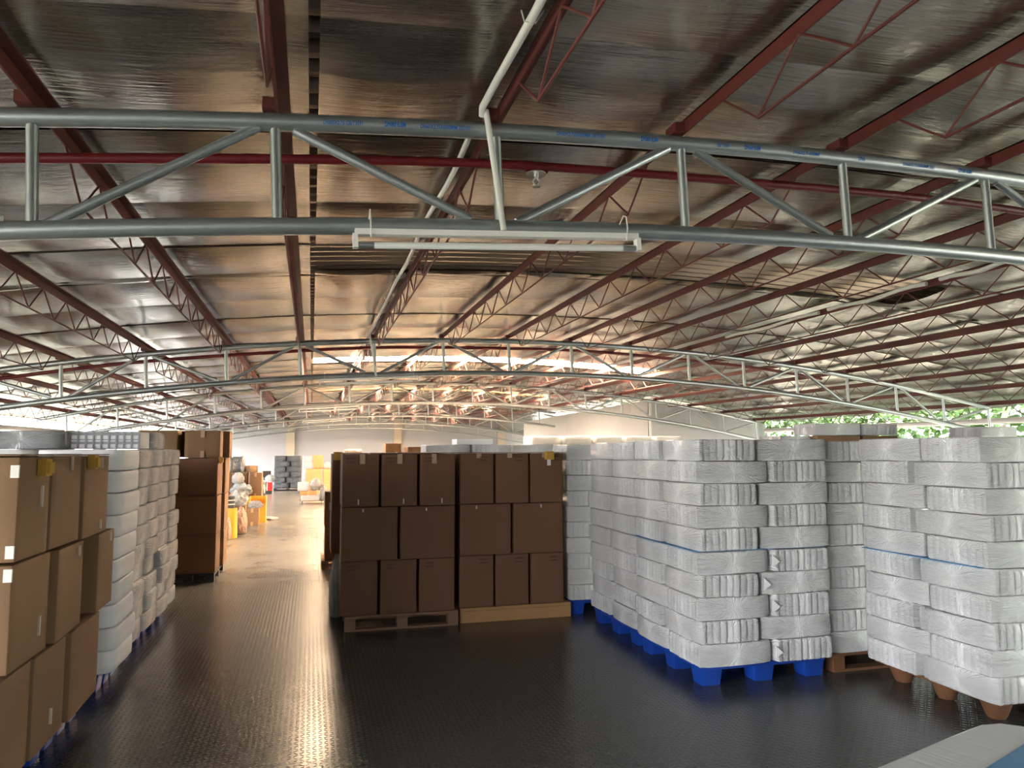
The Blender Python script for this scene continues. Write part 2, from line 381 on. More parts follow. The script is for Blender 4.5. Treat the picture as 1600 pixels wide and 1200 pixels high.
# ------------------------------------------------------------------ purlins
def purlin(i, x):
    k = i - 6
    if k == 0: lab = 'red lattice purlin carrying the white conduit overhead'
    elif k < 0: lab = '%sred lattice purlin to the left of the conduit purlin' % ('' if k == -1 else ordn[-k - 1] + ' ')
    else: lab = '%sred lattice purlin to the right of the conduit purlin' % ('first ' if k == 1 else ordn[k - 1] + ' ')
    if k == -1: lab = 'red lattice purlin straight overhead, next left of the conduit purlin'
    z = arch(x, ZT) + .036
    t = thing('lattice_purlin', lab, 'purlin', (x, 0, z), 0, 'red lattice purlins under the roof')
    y0, y1 = -4.5, 37.9
    if x > 7.85: y1 = 16.4
    h = .066
    mb = MB(); w = .05
    # angle iron: upright leg and a top leg
    for (xa, xb, za, zb) in ((-.004, .004, 0, h), (-.004, w, h - .008, h)):
        mb.box((xa, y0, za), (xb, y1, zb))
    mb.build('angle_iron', M['redpaint'], t)
    for a, b in zip(TY[:-1], TY[1:]):
        if a > y1 - 3: continue
        ya, yb = a + .62, b - .62
        mb = MB(); zb = -.185; n = 10; st = (yb - ya) / n; r = .0058
        pts = [(.0, a + .36, .01)]
        mb.tube([(0, ya, zb), (0, yb, zb)], r + .001, 6)
        zz = []
        for j in range(n + 1):
            zz.append((0, ya + j * st, zb))
            if j < n: zz.append((0, ya + (j + .5) * st, .012))
        zz = [(0, ya - .26, .012)] + zz + [(0, yb + .26, .012)]
        for p, q in zip(zz[:-1], zz[1:]): mb.tube([p, q], r, 6, False)
        mb.build('lattice_web', M['redpaint'], t)
    for Y in TY[1:]:
        if Y > y1 or (x > 10.7): continue
        MB().box((-.055, Y - .05, 0), (-.006, Y + .05, .045)).build('cleat', M['redpaint'], t)
    return t
for i, x in enumerate(PX): purlin(i, x)
# eave beams: white pipe
for x, nm in ((10.95, 'trees'), (-5.3, 'open')):
    mb = MB(); zz = arch(x, ZT) - .15
    mb.tube([(x, YB, zz), (x, YF if x < 0 else 16.3, zz)], .05, 12)
    tag(mb.build('eave_pipe', M['pvc']), 'white pipe beam along the open eave facing the trees' if nm == 'trees' else 'white pipe beam along the eave above the stacked goods', 'pipe', 'eave pipes')
for k, Y in enumerate(TY[1:6]):
    for x, s, nm in ((11.0, 1, 'tree side'), (-5.28, -1, 'carton side')):
        if s > 0 and Y > 17: continue
        t = thing('pipe_column', ('white pipe column on the %s, under the %s roof truss' % (nm, ordn[k])), 'column', (x, Y, 0), 0, 'eave columns')
        MB().tube([(0, 0, 0), (0, 0, arch(x, ZT) - .2)], .06, 12).build('shaft', M['pvc'], t)
        MB().tube([(.9 * s, .1, .02), (0, .1, arch(x, ZT) - .25)], .04, 10).build('strut', M['pvc'], t)

# ------------------------------------------------------------------ sprinkler pipes, conduits, lamps
def sprinkler_pipe(Y, xa, xb, lab, z0, heads):
    t = thing('sprinkler_pipe', lab, 'pipe', (0, Y, 0), 0, 'red sprinkler pipes')
    n = 40; xs = [xa + (xb - xa) * i / n for i in range(n + 1)]
    MB().tube([(x, 0, arch(x, z0) + .006 * math.sin(x * 2.1)) for x in xs], .0225, 12).build('pipe', M['redpipe'], t)
    for hx in heads:
        z = arch(hx, z0) - .02
        MB().tube([(hx - .06, 0, z + .02), (hx + .06, 0, z + .02)], .028, 12).build('tee', M['redpipe'], t)
        h = MB().tube([(hx, 0, z), (hx, 0, z - .035)], .012, 10).build('sprinkler_head', M['chrome'], t)
        MB().tube([(hx, 0, z - .014), (hx, 0, z - .018)], .05, 20).build('escutcheon', M['chrome'], h)
        MB().tube([(hx - .004, 0, z - .035), (hx - .018, 0, z - .055), (hx - .004, 0, z - .078)], .004, 6).tube([(hx + .004, 0, z - .035), (hx + .018, 0, z - .055), (hx + .004, 0, z - .078)], .004, 6).build('yoke', M['chrome'], h)
        MB().tube([(hx, 0, z - .078), (hx, 0, z - .082)], .021, 14).build('deflector', M['chrome'], h)
sprinkler_pipe(3.46, -5.0, 9.3, 'dark red sprinkler pipe just behind the overhead truss, with a sprinkler head', 3.155, (1.06,))
sprinkler_pipe(10.05, -3.6, 7.8, 'dark red sprinkler pipe just behind the second roof truss', 3.12, (2.1,))

def polyrun(pts, r, name, lab, clips=()):
    t = thing(name, lab, 'conduit', (0, 0, 0), 0, 'white conduits')
    MB().tube(pts, r, 10).build('pipe', M['pvc'], t)
    for p in clips:
        MB().tube([(p[0] - .03, p[1], p[2] + .02), (p[0] - .02, p[1], p[2] - .018), (p[0] + .02, p[1], p[2] - .018), (p[0] + .05, p[1], p[2] + .03)], .003, 6).build('clip', M['wire'], t)
cz = arch(.764, ZT) + .06
def wob(y): return .764 - .078 + .006 * math.sin(y * 3.7)
polyrun([(wob(y), y, cz + .008 * math.sin(y * 2.3)) for y in [-1 + .25 * i for i in range(17)]] + [(.686, 3.03, cz - .02)], .0155, 'conduit', 'white conduit along a red purlin in front of the overhead truss', [(.686, 1.2, cz), (.686, 2.3, cz)])
polyrun([(.70, 3.02, cz), (.705, 3.01, cz - .05), (.775, 3.005, ZB - .095)], .013, 'conduit', 'white conduit dropping from the purlin across the overhead truss to its lamp', [])
polyrun([(wob(y), y, cz + .01 * math.sin(y * 2.9)) for y in [3.2 + .25 * i for i in range(26)]] + [(.686, 9.62, cz - .02)], .014, 'conduit', 'white conduit along a purlin between the first and second trusses', [(.686, 3.2 + j, cz) for j in range(1, 6)])
polyrun([(.70, 9.6, cz), (.71, 9.6, cz - .08), (.78, 9.605, ZB - .09)], .013, 'conduit', 'white conduit dropping down the second roof truss to its lamp', [])
polyrun([(wob(y) , y, cz) for y in [9.85 + .4 * i for i in range(16)]], .014, 'conduit', 'white conduit along a purlin beyond the second truss', [(.686, 11.0 + j, cz) for j in range(0, 5, 2)])
for ya, yb, lab in ((4.35, 5.15, 'nearest short white conduit length on a purlin at the tree side'), (5.3, 6.6, 'long middle white conduit length on a purlin at the tree side'), (6.75, 8.6, 'farthest white conduit length on a purlin at the tree side')):
    x = PX[11]; z = arch(x, ZT) + .085
    polyrun([(x - .03, ya + (yb - ya) * j / 8, z - .02 + .012 * math.sin(j * 1.1)) for j in range(9)], .02, 'conduit', lab)

def tube_lamp(cx, Y, L, lab):
    zc = arch(cx, ZB) - .036
    sl = math.atan(-2 * K * (cx - X0))
    t = thing('tube_lamp', lab, 'lamp', (cx, Y, zc), 0, 'fluorescent tube lamps'); t.rotation_euler = (0, -sl, 0)
    h = L / 2
    MB().box((-h, -.020, -.030), (h, .020, -.006)).build('batten', M['lampwhite'], t)
    for s in (-1, 1):
        MB().box((s * h - .010, -.018, -.082), (s * h + .010, .018, -.026)).build('lamp_holder', M['lampwhite'], t)
        MB().tube([(s * (h - .075), 0, -.070), (s * (h - .012), 0, -.070)], .0145, 14).build('end_cap', M['chrome'], t)
        x = s * h * .9
        MB().tube([(x, -.023, -.042), (x, -.042, .01), (x - .002, -.040, .06), (x + .003, .0, .078), (x, .04, .05)], .0028, 6).build('hanger_wire', M['pvc'], t)
    MB().tube([(-h + .075, 0, -.070), (h - .075, 0, -.070)], .0145, 14).build('glass_tube', M['tube'], t)
tube_lamp(.77, 3.00, 1.24, 'white fluorescent tube lamp wired under the overhead truss')
tube_lamp(.70, 9.60, 1.24, 'white fluorescent tube lamp under the second roof truss')
tube_lamp(.35, 16.2, 1.24, 'white fluorescent tube lamp under the third roof truss')
tube_lamp(.35, 22.8, 1.24, 'white fluorescent tube lamp under the fourth roof truss')

# ------------------------------------------------------------------ pallets
def blue_pallet(x0, y0, w, d, lab, h=.14):
    t = thing('plastic_pallet', lab, 'pallet', (x0 + w / 2, y0 + d / 2, 0), 0, 'blue plastic pallets')
    mb = MB(); a, b = w / 2, d / 2
    mb.box((-a, -b, h - .030), (a, b, h - .012))
    n = 9
    for i in range(n):
        y = -b + d * i / n; mb.box((-a, y + .01, h - .012), (a, y + d / n - .01, h - .002))
    mb.build('deck', M['blue'], t)
    for ix in (-1, 0, 1):
        for iy in (-1, 0, 1):
            cx, cy = ix * (a - .085), iy * (b - .085); m = MB(); r0, r1 = .085, .072
            rad = lambda r, z: [(cx + r * max(-1, min(1, 1.35 * math.cos(q))), cy + r * max(-1, min(1, 1.35 * math.sin(q))), z) for q in [2 * PI * (k + .5) / 20 for k in range(20)]]
            vs = rad(r1, .0) + rad(r0, h - .030)
            m.add(vs, [(k, (k + 1) % 20, 20 + (k + 1) % 20, 20 + k) for k in range(20)] + [tuple(range(19, -1, -1))])
            m.build('foot', M['blue'], t)
    return t
def wood_pallet(x0, y0, w, d, lab, h=.13, m='wood_dark', solid=False):
    t = thing('wooden_pallet', lab, 'pallet', (x0 + w / 2, y0 + d / 2, 0), 0, 'wooden pallets')
    a, b = w / 2, d / 2
    for i in range(7):
        y = -b + (d - .1) * i / 6
        if not solid: MB().box((-a, y, h - .02), (a, y + .1, h)).build('deck_board', M[m], t)
    if solid:
        MB().box((-a, -b, .0), (a, -b + .024, h * .78)).build('face_board', M[m], t)
        MB().box((-a, -b + .003, h * .78 + .002), (a, -b + .13, h)).build('deck_board', M[m], t)
        MB().box((-a, -b + .15, h - .02), (a, b, h)).build('deck_board', M[m], t)
        for x in (-a + .05, 0, a - .05): MB().box((x - .04, -b + .026, 0), (x + .04, b, h - .022)).build('bearer', M[m], t)
    else:
        for x in (-a + .05, 0, a - .05):
            for y in (-b + .05, 0, b - .05):
                MB().box((x - .05, y - .05, .02), (x + .05, y + .05, h - .04)).build('block', M[m], t)
        for x in (-a, -.05, a - .1): MB().box((x, -b, h - .038), (x + .1, b, h - .021)).build('stringer', M[m], t)
        for y in (-b, -.05, b - .1): MB().box((-a, y, 0), (a, y + .1, .019)).build('base_board', M[m], t)
    return t
def press_pallet(x0, y0, w, d, lab, h=.14):
    t = thing('presswood_pallet', lab, 'pallet', (x0 + w / 2, y0 + d / 2, 0))
    a, b = w / 2, d / 2
    MB().box((-a, -b, h - .022), (a, b, h - .002)).build('deck', M['presswood'], t)
    for ix in (-1, 0, 1):
        for iy in (-1, 0, 1):
            cx, cy = ix * (a - .13), iy * (b - .13)
            MB().tube([(cx, cy, 0), (cx, cy, .02), (cx, cy, h - .02)], [.05, .062, .10], 18).build('foot', M['presswood'], t)
    return t

# ------------------------------------------------------------------ foam packs
def pack_mesh(a, b, h, ribs, seed, m, soft=1.0):
    rr = random.Random(seed); pts = []
    def side(n, f):
        return [f(i / n) for i in range(n)]
    A, B = a / 2, b / 2
    bul = .008 * soft
    pts += side(10, lambda t: (-A + a * t, -B - bul * math.sin(PI * t) * (.7 + .3 * math.sin(9 * t + seed))))
    def rib(t, s):
        if ribs:
            q = t * ribs; g = abs((q % 1.0) - .5) * 2; return bul * math.sin(PI * t) - .011 * g ** 5 + .003 * math.sin(int(q) * 2.3 + seed)
        return bul * math.sin(PI * t)
    nr = ribs * 6 if ribs else 8
    pts += side(nr, lambda t: (A + rib(t, 1), -B + b * t))
    pts += side(10, lambda t: (A - a * t, B + bul * math.sin(PI * t)))
    pts += side(nr, lambda t: (-A - rib(t, -1), B - b * t))
    # soften corners
    for i, (x, y) in enumerate(pts):
        cx, cy = A - abs(x), B - abs(y)
    lv = [(.0, .010), (.003, .004), (.010, .0), (h * .35, -.002 * soft), (h * .65, -.002 * soft), (h - .010, .0), (h - .003, .004), (h, .010)]
    vs = []; n = len(pts)
    for z, ins in lv:
        for x, y in pts:
            L = max(abs(x) / A, abs(y) / B)
            cr = max(0, (abs(x) / A) - .93) * max(0, (abs(y) / B) - .93) * 900 * .004 * soft
            k = 1 - (ins + cr) / math.hypot(A, B) * 1.25
            vs.append((x * (1 - (ins + cr) / A), y * (1 - (ins + cr) / B), z - h / 2 + .0025 * soft * math.sin(7 * x + seed) * math.sin(6 * y + 2 * seed)))
    fs = []
    for l in range(len(lv) - 1):
        for i in range(n): fs.append((l * n + i, l * n + (i + 1) % n, (l + 1) * n + (i + 1) % n, (l + 1) * n + i))
    mb = MB(); mb.add(vs, fs, True)
    mb.add(vs[:n][::-1], [tuple(range(n))]); mb.add(vs[-n:], [tuple(range(n))])
    return mb.mesh('foam_pack', m)
_pc = {}
def pack(x, y, z, a, b, h, along, lab, m='film', ribs=9, group='white foam packs on pallets', rz=0, cat='foam pack', ear=None, soft=1.0):
    """centre x,y; bottom z; along = 'x' or 'y' for the long side"""
    key = (a, b, h, ribs, m, R.randrange(3), soft)
    if key not in _pc: _pc[key] = pack_mesh(a, b, h, ribs, key[5] + 1, M[m], soft)
    o = link('foam_pack', _pc[key]); o.location = (x, y, z + h / 2)
    o.rotation_euler = (0, 0, (0 if along == 'x' else PI / 2) + (PI if R.random() < .5 else 0) + rz)
    tag(o, lab, cat, group)
    if ear:
        # a sealed film tab sticking out of one end
        ax, ay, dx, dy = ear
        mb = MB()
        w = .045
        p = [Vector((ax, ay, 0)), Vector((ax + dx * .055, ay + dy * .055, -.004)), Vector((ax, ay, w)), Vector((ax, ay, -w))]
        nrm = Vector((dy, -dx, 0)) * .006
        vs = [p[2] + nrm, p[3] + nrm, p[1], p[2] - nrm, p[3] - nrm]
        mb.add(vs, [(0, 1, 2), (4, 3, 2), (0, 3, 4, 1), (0, 2, 3), (1, 4, 2)])
        e = mb.build('film_tab', M['ear']); e.parent = o; e.matrix_parent_inverse = (Matrix.Translation((x, y, z + h / 2)) @ Matrix.Rotation(o.rotation_euler[2], 4, 'Z')).inverted() ; e.location = (x, y, z + h / 2)
    return o
rows10 = ['bottom', 'second lowest', 'third lowest', 'fourth lowest', 'fifth lowest', 'fifth', 'fourth', 'third', 'second', 'top']
def stack(x0, y0, z0, a, b, h, nl, where, names, m='film', ribs=9, group='white foam packs on pallets', sl=False, start=0, jit=.008, slots=('fl', 'fr', 'bl'), only=None):
    """pinwheel layers of four packs; names: slot -> words"""
    W = a + b + .012
    for k in range(nl):
        A = (k + start) % 2 == 0
        dx, dy = R.uniform(-jit, jit), R.uniform(-jit, jit)
        z = z0 + k * h + (.004 if sl and k >= 5 else 0)
        L = {}
        if A:   # front-left pack deep (end face out), front-right wide
            L['fl'] = (b / 2, a / 2, 'y'); L['fr'] = (b + .012 + a / 2, b / 2, 'x'); L['bl'] = (a / 2, a + .012 + b / 2, 'x'); L['br'] = (a + .012 + b / 2, b + .012 + a / 2, 'y')
        else:
            L['fl'] = (a / 2, b / 2, 'x'); L['fr'] = (a + .012 + b / 2, a / 2, 'y'); L['bl'] = (b / 2, b + .012 + a / 2, 'y'); L['br'] = (b + .012 + a / 2, a + .012 + b / 2, 'x')
        for s in slots:
            if only and not only(k, s): continue
            px, py, al = L[s]
            ear = None
            if s == 'fr' and R.random() < .5 and m == 'film':
                ear = ((-(a if al == 'x' else b) / 2, -(b if al == 'x' else a) / 2 - .004, 1, -.15))
            pack(x0 + px + dx + R.uniform(-.004, .004), y0 + py + dy + R.uniform(-.004, .004), z, a - .018, b - .018, h - .006, al,
                 'white foam pack, %s layer of %s, %s' % (rows10[k if nl == 10 else k], where, names[s]), m, ribs, group, R.uniform(-.008, .008), ear=ear)

a_, b_, h_ = .595, .51, .163
blue_pallet(2.735, 4.945, 1.03, 1.02, 'blue plastic pallet under the front white stack')
stack(2.70, 4.89, .14, a_, b_, h_, 10, 'front blue-pallet stack', {'fl': 'at its aisle corner', 'fr': 'beside the dark gap', 'bl': 'behind the aisle corner'}, sl=True, start=1)
blue_pallet(2.755, 6.08, 1.03, 1.02, 'blue plastic pallet under the second white stack along the aisle')
stack(2.72, 6.02, .14, a_, b_, h_ - .001, 10, 'second aisle stack on blue pallet', {'fl': 'near half', 'bl': 'far half'}, sl=True, start=0, slots=('fl', 'bl'), jit=.016)
blue_pallet(2.60, 7.40, 1.09, 1.09, 'blue plastic pallet under the white stack beside the brown cartons')
stack(2.59, 7.39, .14, a_, b_, h_ - .002, 10, 'stack beside brown cartons', {'fl': 'corner next to the cartons'}, start=0, slots=('fl',))
wood_pallet(3.87, 4.98, 1.09, 1.05, 'wooden pallet under the shaded stack in the gap', m='presswood', h=.138)
stack(3.86, 4.97, .14, a_, b_, h_ - .001, 10, 'shaded stack', {'fl': 'in the dark gap between two stacks'}, start=1, slots=('fl',))
press_pallet(4.095, 3.775, .98, 1.03, 'brown pressed-wood pallet with cone-shaped feet under the end stack')
stack(4.03, 3.71, .14, a_, b_, h_, 10, 'end stack on cone-footed pallet', {'fl': 'nearest corner', 'fr': 'side away from aisle', 'bl': 'inner half by gap'}, sl=True, start=0)
# blue divider sheets between the fifth and sixth layers
zs = .14 + 5 * h_
for (x0, y0, x1, y1, lab) in ((2.688, 4.93, 3.78, 5.98, 'thin blue divider sheet halfway up the front white stack'), (4.016, 3.78, 5.1, 4.80, 'thin blue divider sheet halfway up the end stack on cone-footed pallet')):
    tag(MB().box((x0, y0, zs - .001), (x1, y1, zs + .003)).build('divider_sheet', M['blue_sheet']), lab, 'sheet', 'blue divider sheets')
# red stamp on the middle foot of the front pallet
# ------------------------------------------------------------------ cartons
_cc = {}
def carton_mesh(w, d, h, m, seed):
    bm = bmesh.new(); bmesh.ops.create_cube(bm, size=1)
    bmesh.ops.subdivide_edges(bm, edges=bm.edges[:], cuts=7, use_grid_fill=True)
    rr = random.Random(seed)
    for v in bm.verts:
        x, y, z = v.co
        bx, by, bz = (1 - 4 * x * x), (1 - 4 * y * y), (1 - 4 * z * z)
        n = noise.noise(Vector((x * 2 + seed, y * 2, z * 2)))
        X, Yy, Z = x * w, y * d, z * h
        if abs(x) > .499: X += math.copysign(.006 * by * bz * (1 + n), x)
        if abs(y) > .499: Yy += math.copysign(.006 * bx * bz * (1 + n), y)
        if abs(z) > .499: Z += .004 * bx * by * (1 if z > 0 else 0) * (n)
        v.co = (X, Yy, Z + h / 2)
    es = [e for e in bm.edges if len(e.link_faces) == 2 and e.link_faces[0].normal.dot(e.link_faces[1].normal) < .4]
    bmesh.ops.bevel(bm, geom=es, offset=.005, segments=2, affect='EDGES', profile=.5)
    me = bpy.data.meshes.new('carton_body'); bm.to_mesh(me); bm.free(); me.materials.append(m)
    me.polygons.foreach_set('use_smooth', [True] * len(me.polygons))
    return me
def carton(x0, x1, y0, y1, z0, z1, lab, m='card', rz=0, marks=(), group=None, name='carton'):
    w, d, h = x1 - x0, y1 - y0, z1 - z0
    t = thing(name, lab, 'carton', ((x0 + x1) / 2, (y0 + y1) / 2, z0), rz, group)
    key = (round(w, 2), round(d, 2), round(h, 2), m, R.randrange(3))
    if key not in _cc: _cc[key] = carton_mesh(w - .020, d - .020, h - .007, M[m], key[4] * 3.1)
    link('box_body', _cc[key], t)
    a, b = w / 2, d / 2
    def face(f, u0, u1, v0, v1, off=.0075):
        # u across the face, v up; returns a thin box on face f
        if f == 'f': return (u0, -b - off, v0), (u1, -b + .004, v1)
        if f == 'r': return (a - .004, u0, v0), (a + off, u1, v1)
        if f == 'l': return (-a - off, u0, v0), (-a + .004, u1, v1)
        return (u0, v0, h - .006), (u1, v1, h + .0045)
    for mk in marks:
        k, f = mk[0], mk[1]
        W2 = a if f == 'f' else b
        if k == 'tape':      # top seam tape running down the face
            u = mk[2] if len(mk) > 2 else 0; ln = mk[3] if len(mk) > 3 else .09
            o = MB().box(*face(f, u - .024, u + .024, h - ln, h - .006)).build('packing_tape', M['tape_pale' if m == 'card' else 'tape'], t)
        elif k == 'scuff':
            u = mk[2]; ln = mk[3]; v = mk[4]
            lo, hi = face(f, u - .006, u + .006, v, v + ln)
            MB().box(lo, hi).build('tape_strip', M['tape_pale'], t)
        elif k == 'seam':
            u = mk[2] if len(mk) > 2 else 0
            MB().box(*face(f, u - .025, u + .025, h - .10, h - .004, .006)).build('packing_tape', M['tape'], t)
            MB().box(*face(f, u - .025, u + .025, .004, .09, .006)).build('packing_tape', M['tape'], t)
        elif k == 'label':
            u, v = mk[2], mk[3]; MB().box(*face(f, u - .018, u + .018, v, v + .06)).build('paper_label', M['paper'], t)
        elif k == 'print':
            u, v = mk[2], mk[3]; mb = MB()
            for ln in range(2):
                x = u - .045
                while x < u + .035:
                    wd = R.uniform(.006, .016); hh = R.uniform(.006, .013)
                    mb.box(*face(f, x, x + wd, v - ln * .034, v - ln * .034 + hh, .0078)); x += wd + R.uniform(.003, .008)
            mb.build('print_lettering', M['ink'], t)
        elif k == 'pad':     # yellow pad hooked over the top edge
            u = mk[2]; v = mk[3] if len(mk) > 3 else h - .07
            lo, hi = face(f, u - .045, u + .045, v, v + .085, .035)
            mb = MB().box(lo, hi)
            lo, hi = face(f, u - .035, u + .035, v + .012, v + .07, .05)
            mb.box(lo, hi).build('foam_pad', M['yellow'], t)
        elif k == 'flap':    # slightly lifted top flap
            MB().box((-a + .01, -b + .006, h - .001), (a - .01, -.003, h + .004)).build('top_flap', M[m], t)
            MB().box((-a + .01, .003, h - .001), (a - .01, b - .006, h + .004)).build('top_flap', M[m], t)
    return t
# ------------------------------------------------------------------ left white stacks
hw = .157
for k in range(10):
    for s, x, nm in ((0, -1.585, 'aisle side'), (1, -2.165, 'inner side')):
        if s == 1 and k < 9: continue
        pack(x + R.uniform(-.012, .012), 6.22, .14 + k * hw, .64, .545, hw - .006, 'y', 'long smooth white pack, %s layer behind brown cartons, %s' % (rows10[k], nm), 'film_soft', 0, 'smooth white packs behind the near cartons', R.uniform(-.01, .01))
carton(-2.44, -1.89, 5.93, 6.5, .14, .14 + 9 * hw - .001, 'tall carton behind the smooth white packs by the near cartons', 'card', 0, [], 'cartons inside the left stacks')
blue_pallet(-2.47, 5.97, 1.05, .56, 'blue plastic pallet under the smooth white packs behind near cartons')
aw, bw = .545, .46
for (y0, where, st) in ((6.66, 'nearer crumpled-film stack', 0), (7.70, 'farther crumpled-film stack', 1)):
    blue_pallet(-2.38, y0 + .03, .91, .95, 'blue plastic pallet under the %s' % where)
    # mirrored so that the aisle side is the detailed one
    for k in range(10):
        A = (k + st) % 2 == 0; dx = R.uniform(-.018, .012); z = .14 + k * hw
        L = [('near', aw / 2, bw / 2, 'x') if A else ('near', bw / 2, aw / 2, 'y'), ('far', bw / 2, bw + .012 + aw / 2, 'y') if A else ('far', aw / 2, aw + .012 + bw / 2, 'x')]
        for nm, px, py, al in L:
            pack(-1.345 - px + dx + R.uniform(-.022, .016), y0 + py, z, aw - .03, bw - .03, hw - .006, al, 'white pack in %s film, %s layer of %s, %s half' % ('crumpled', rows10[k], where, nm), 'film_crumple', 0, 'crumpled film packs by the aisle', R.uniform(-.025, .025))
        if k == 9:
            carton(-2.355, -1.93, y0 + .03, y0 + .98, .14, z - .001, 'tall carton hidden inside the %s' % where, 'card', 0, [], 'cartons inside the left stacks')
            for nm, py, al in (('near', .25, 'x'), ('far', .76, 'y')):
                pack(-2.16 , y0 + py, z, aw - .04, bw - .01, hw - .002, al, 'white pack in crumpled film, top inner layer of %s, %s half' % (where, nm), 'film_crumple', 0, 'crumpled film packs by the aisle')
zt = .14 + 10 * hw + .001
for i, y in enumerate((4.9, 6.6, 8.3, 10.0)):  # unseen cartons added to block side light from the left eave
    carton(-3.75, -2.55, y, y + 1.5, 0, 1.62, 'added light-blocking carton between the left stacks and the eave wall, %s from the camera' % ordn[i], 'card', 0, [], 'added light-blocking cartons by the eave wall')
# grey grid crate-like pack, cream end packs, dark pack on top
t = thing('divider_pack', 'grey gridded divider pack filled with white blocks, lying on white stack', 'foam pack', (-1.70, 7.24, zt), 0, None)
w, d, h = .54, .44, .15
MB().box((-w / 2 + .008, -d / 2 + .012, .004), (w / 2 - .008, d / 2, h - .004)).build('foam_block', M['white'], t)
mb = MB()
for i in range(10):
    x = -w / 2 + (w - .012) * i / 9; mb.box((x, -d / 2, 0), (x + .012, -d / 2 + .02, h))
for z in (0, h * .27, h * .5, h * .77, h - .008):
    mb.box((-w / 2, -d / 2 + .002, z), (w / 2, -d / 2 + .018, z + (.008 if z in (0, h - .008, h * .5) else .022)))
mb.build('divider_grid', M['grey'], t)
pack(-1.66, 7.73, zt, .54, .46, .152, 'x', 'cream film pack lying behind the gridded pack on the crumpled stack', 'film_crumple', 0, 'packs lying on the left stacks')
pack(-2.29, 7.12, zt, .60, .44, .150, 'x', 'dark grey film pack with shiny wrinkles lying on the white stack', 'film_dark', 0, 'packs lying on the left stacks')

G1 = 'brown cartons in the carton wall'
# brown carton wall: two pallet loads
wood_pallet(.33, 7.27, 1.08, 1.05, 'worn wooden pallet under the left half of the brown carton wall', m='wood_dark', h=.14)
wood_pallet(1.44, 7.33, 1.15, 1.05, 'pale wooden skid with a solid plank face under the brown carton wall', m='wood', h=.14, solid=True)
def wall_load(xa, xb, y, side):
    w3 = (xb - xa) / 3; w2 = (xb - xa) / 2; hh = .507; p3 = ['left', 'middle', 'right']
    for r, z in ((0, .141), (2, .141 + 2 * hh)):
        for i in range(3):
            mk = [('flap', 'f')]
            u = R.uniform(-.03, .03)
            if r == 2:
                mk += [('tape', 'f', u - .01, .10 if side == 'left' else .05)]
                if side == 'left': mk += [('print', 'f', -.09, hh - .05)]
                elif i < 2: mk += [('print', 'f', .07, hh - .045)]
                else: mk += [('print', 'f', .10, hh - .045), ('pad', 'f', .02), ('label', 'f', .02, hh - .13)]
            else:
                mk += [('print', 'f', (.07 if side == 'right' else -.07), hh - .05)]
            if r == 2 and side == 'left': mk += [('scuff', 'f', .04 if i else -.02, .05, .02)]
            carton(xa + i * w3 + .004, xa + (i + 1) * w3 - .004, y + R.uniform(-.006, .006), y + .55, z, z + hh, 'tall brown carton, %s row of the %s carton-wall load, %s of three' % ('top' if r else 'bottom', side, p3[i]), 'card_dark', R.uniform(-.006, .006), mk, G1)
    for i in range(2):
        carton(xa + i * w2 + .005, xa + (i + 1) * w2 - .005, y + R.uniform(-.006, .008), y + .37, .141 + hh, .141 + 2 * hh, 'wide brown carton, middle row of the %s carton-wall load, %s of two' % (side, ['left', 'right'][i]), 'card_dark', R.uniform(-.006, .006), [('scuff', 'f', R.uniform(-.1, .1), .03, hh - .05)], G1)
wall_load(.275, 1.39, 7.28, 'left')
wall_load(1.43, 2.535, 7.35, 'right')
# second row behind, left end sticking out
carton(.20, .57, 7.86, 8.42, .141 + .507, .141 + 1.014, 'brown carton jutting into the aisle behind the carton wall, lower one', 'card_dark', 0, [('tape', 'l')], 'cartons behind the carton wall')
carton(.20, .57, 7.86, 8.42, .141 + 1.014, .141 + 1.521, 'brown carton with yellow pad jutting out behind the carton wall, upper one', 'card_dark', 0, [('pad', 'f', -.12)], 'cartons behind the carton wall')
carton(.39, .60, 8.0, 8.32, .141, .141 + .507, 'brown carton at the bottom behind the carton wall, beside the white bag', 'card_dark', 0, [], 'cartons behind the carton wall')
for i, x in enumerate((.62, 1.02)):
    carton(x, x + .37, 7.86, 8.42, .141 + 1.014, .141 + 1.521, 'brown carton top row second line, %s behind the carton wall' % ['near aisle', 'further in'][i], 'card_dark', 0, [('flap', 'f')], 'cartons behind the carton wall')
    carton(x, x + .37, 7.86, 8.30, .141, .141 + 1.013, 'tall hidden brown carton %s under the second line' % ['near aisle', 'further in'][i], 'card_dark', 0, [], 'cartons behind the carton wall')

# near-left cartons
G2 = 'cartons at the near left'
xf = -1.335
def nl(y0, y1, z0, z1, lab, x=0, rz=0, marks=(), dep=.57): carton(xf - dep + x, xf + x, y0, y1, z0, z1, lab, 'card', rz, marks, G2)
blue_pallet(-2.0, 3.88, .58, .99, 'blue plastic pallet under the nearest left cartons')
blue_pallet(-2.0, 4.92, .58, .62, 'blue plastic pallet under the further left cartons')
nl(3.86, 4.37, .14, .65, 'brown carton, bottom row near left, nearest one', rz=.01)
nl(4.38, 4.88, .14, .65, 'brown carton, bottom row near left, middle one', x=.01, rz=-.01, marks=[('scuff', 'r', .0, .08, .1)])
nl(4.92, 5.56, .14, .65, 'brown carton, bottom row near left, farthest one', x=.02, rz=.015)
nl(4.04, 4.57, .655, 1.165, 'brown carton, middle row near left, nearest one', rz=-.012, marks=[('label', 'f', .262, .43), ('scuff', 'r', .1, .1, .1)])
nl(4.62, 5.15, .655, 1.16, 'brown carton, middle row near left, second one', x=.015, rz=.03, marks=[('scuff', 'r', .12, .06, .42)])
nl(5.195, 5.38, .655, 1.15, 'narrow brown carton set back in the middle row near left', x=-.12)
nl(5.41, 5.85, .655, 1.16, 'brown carton, middle row near left, farthest one', x=.02, rz=.02, marks=[('scuff', 'r', .05, .06, .43)])
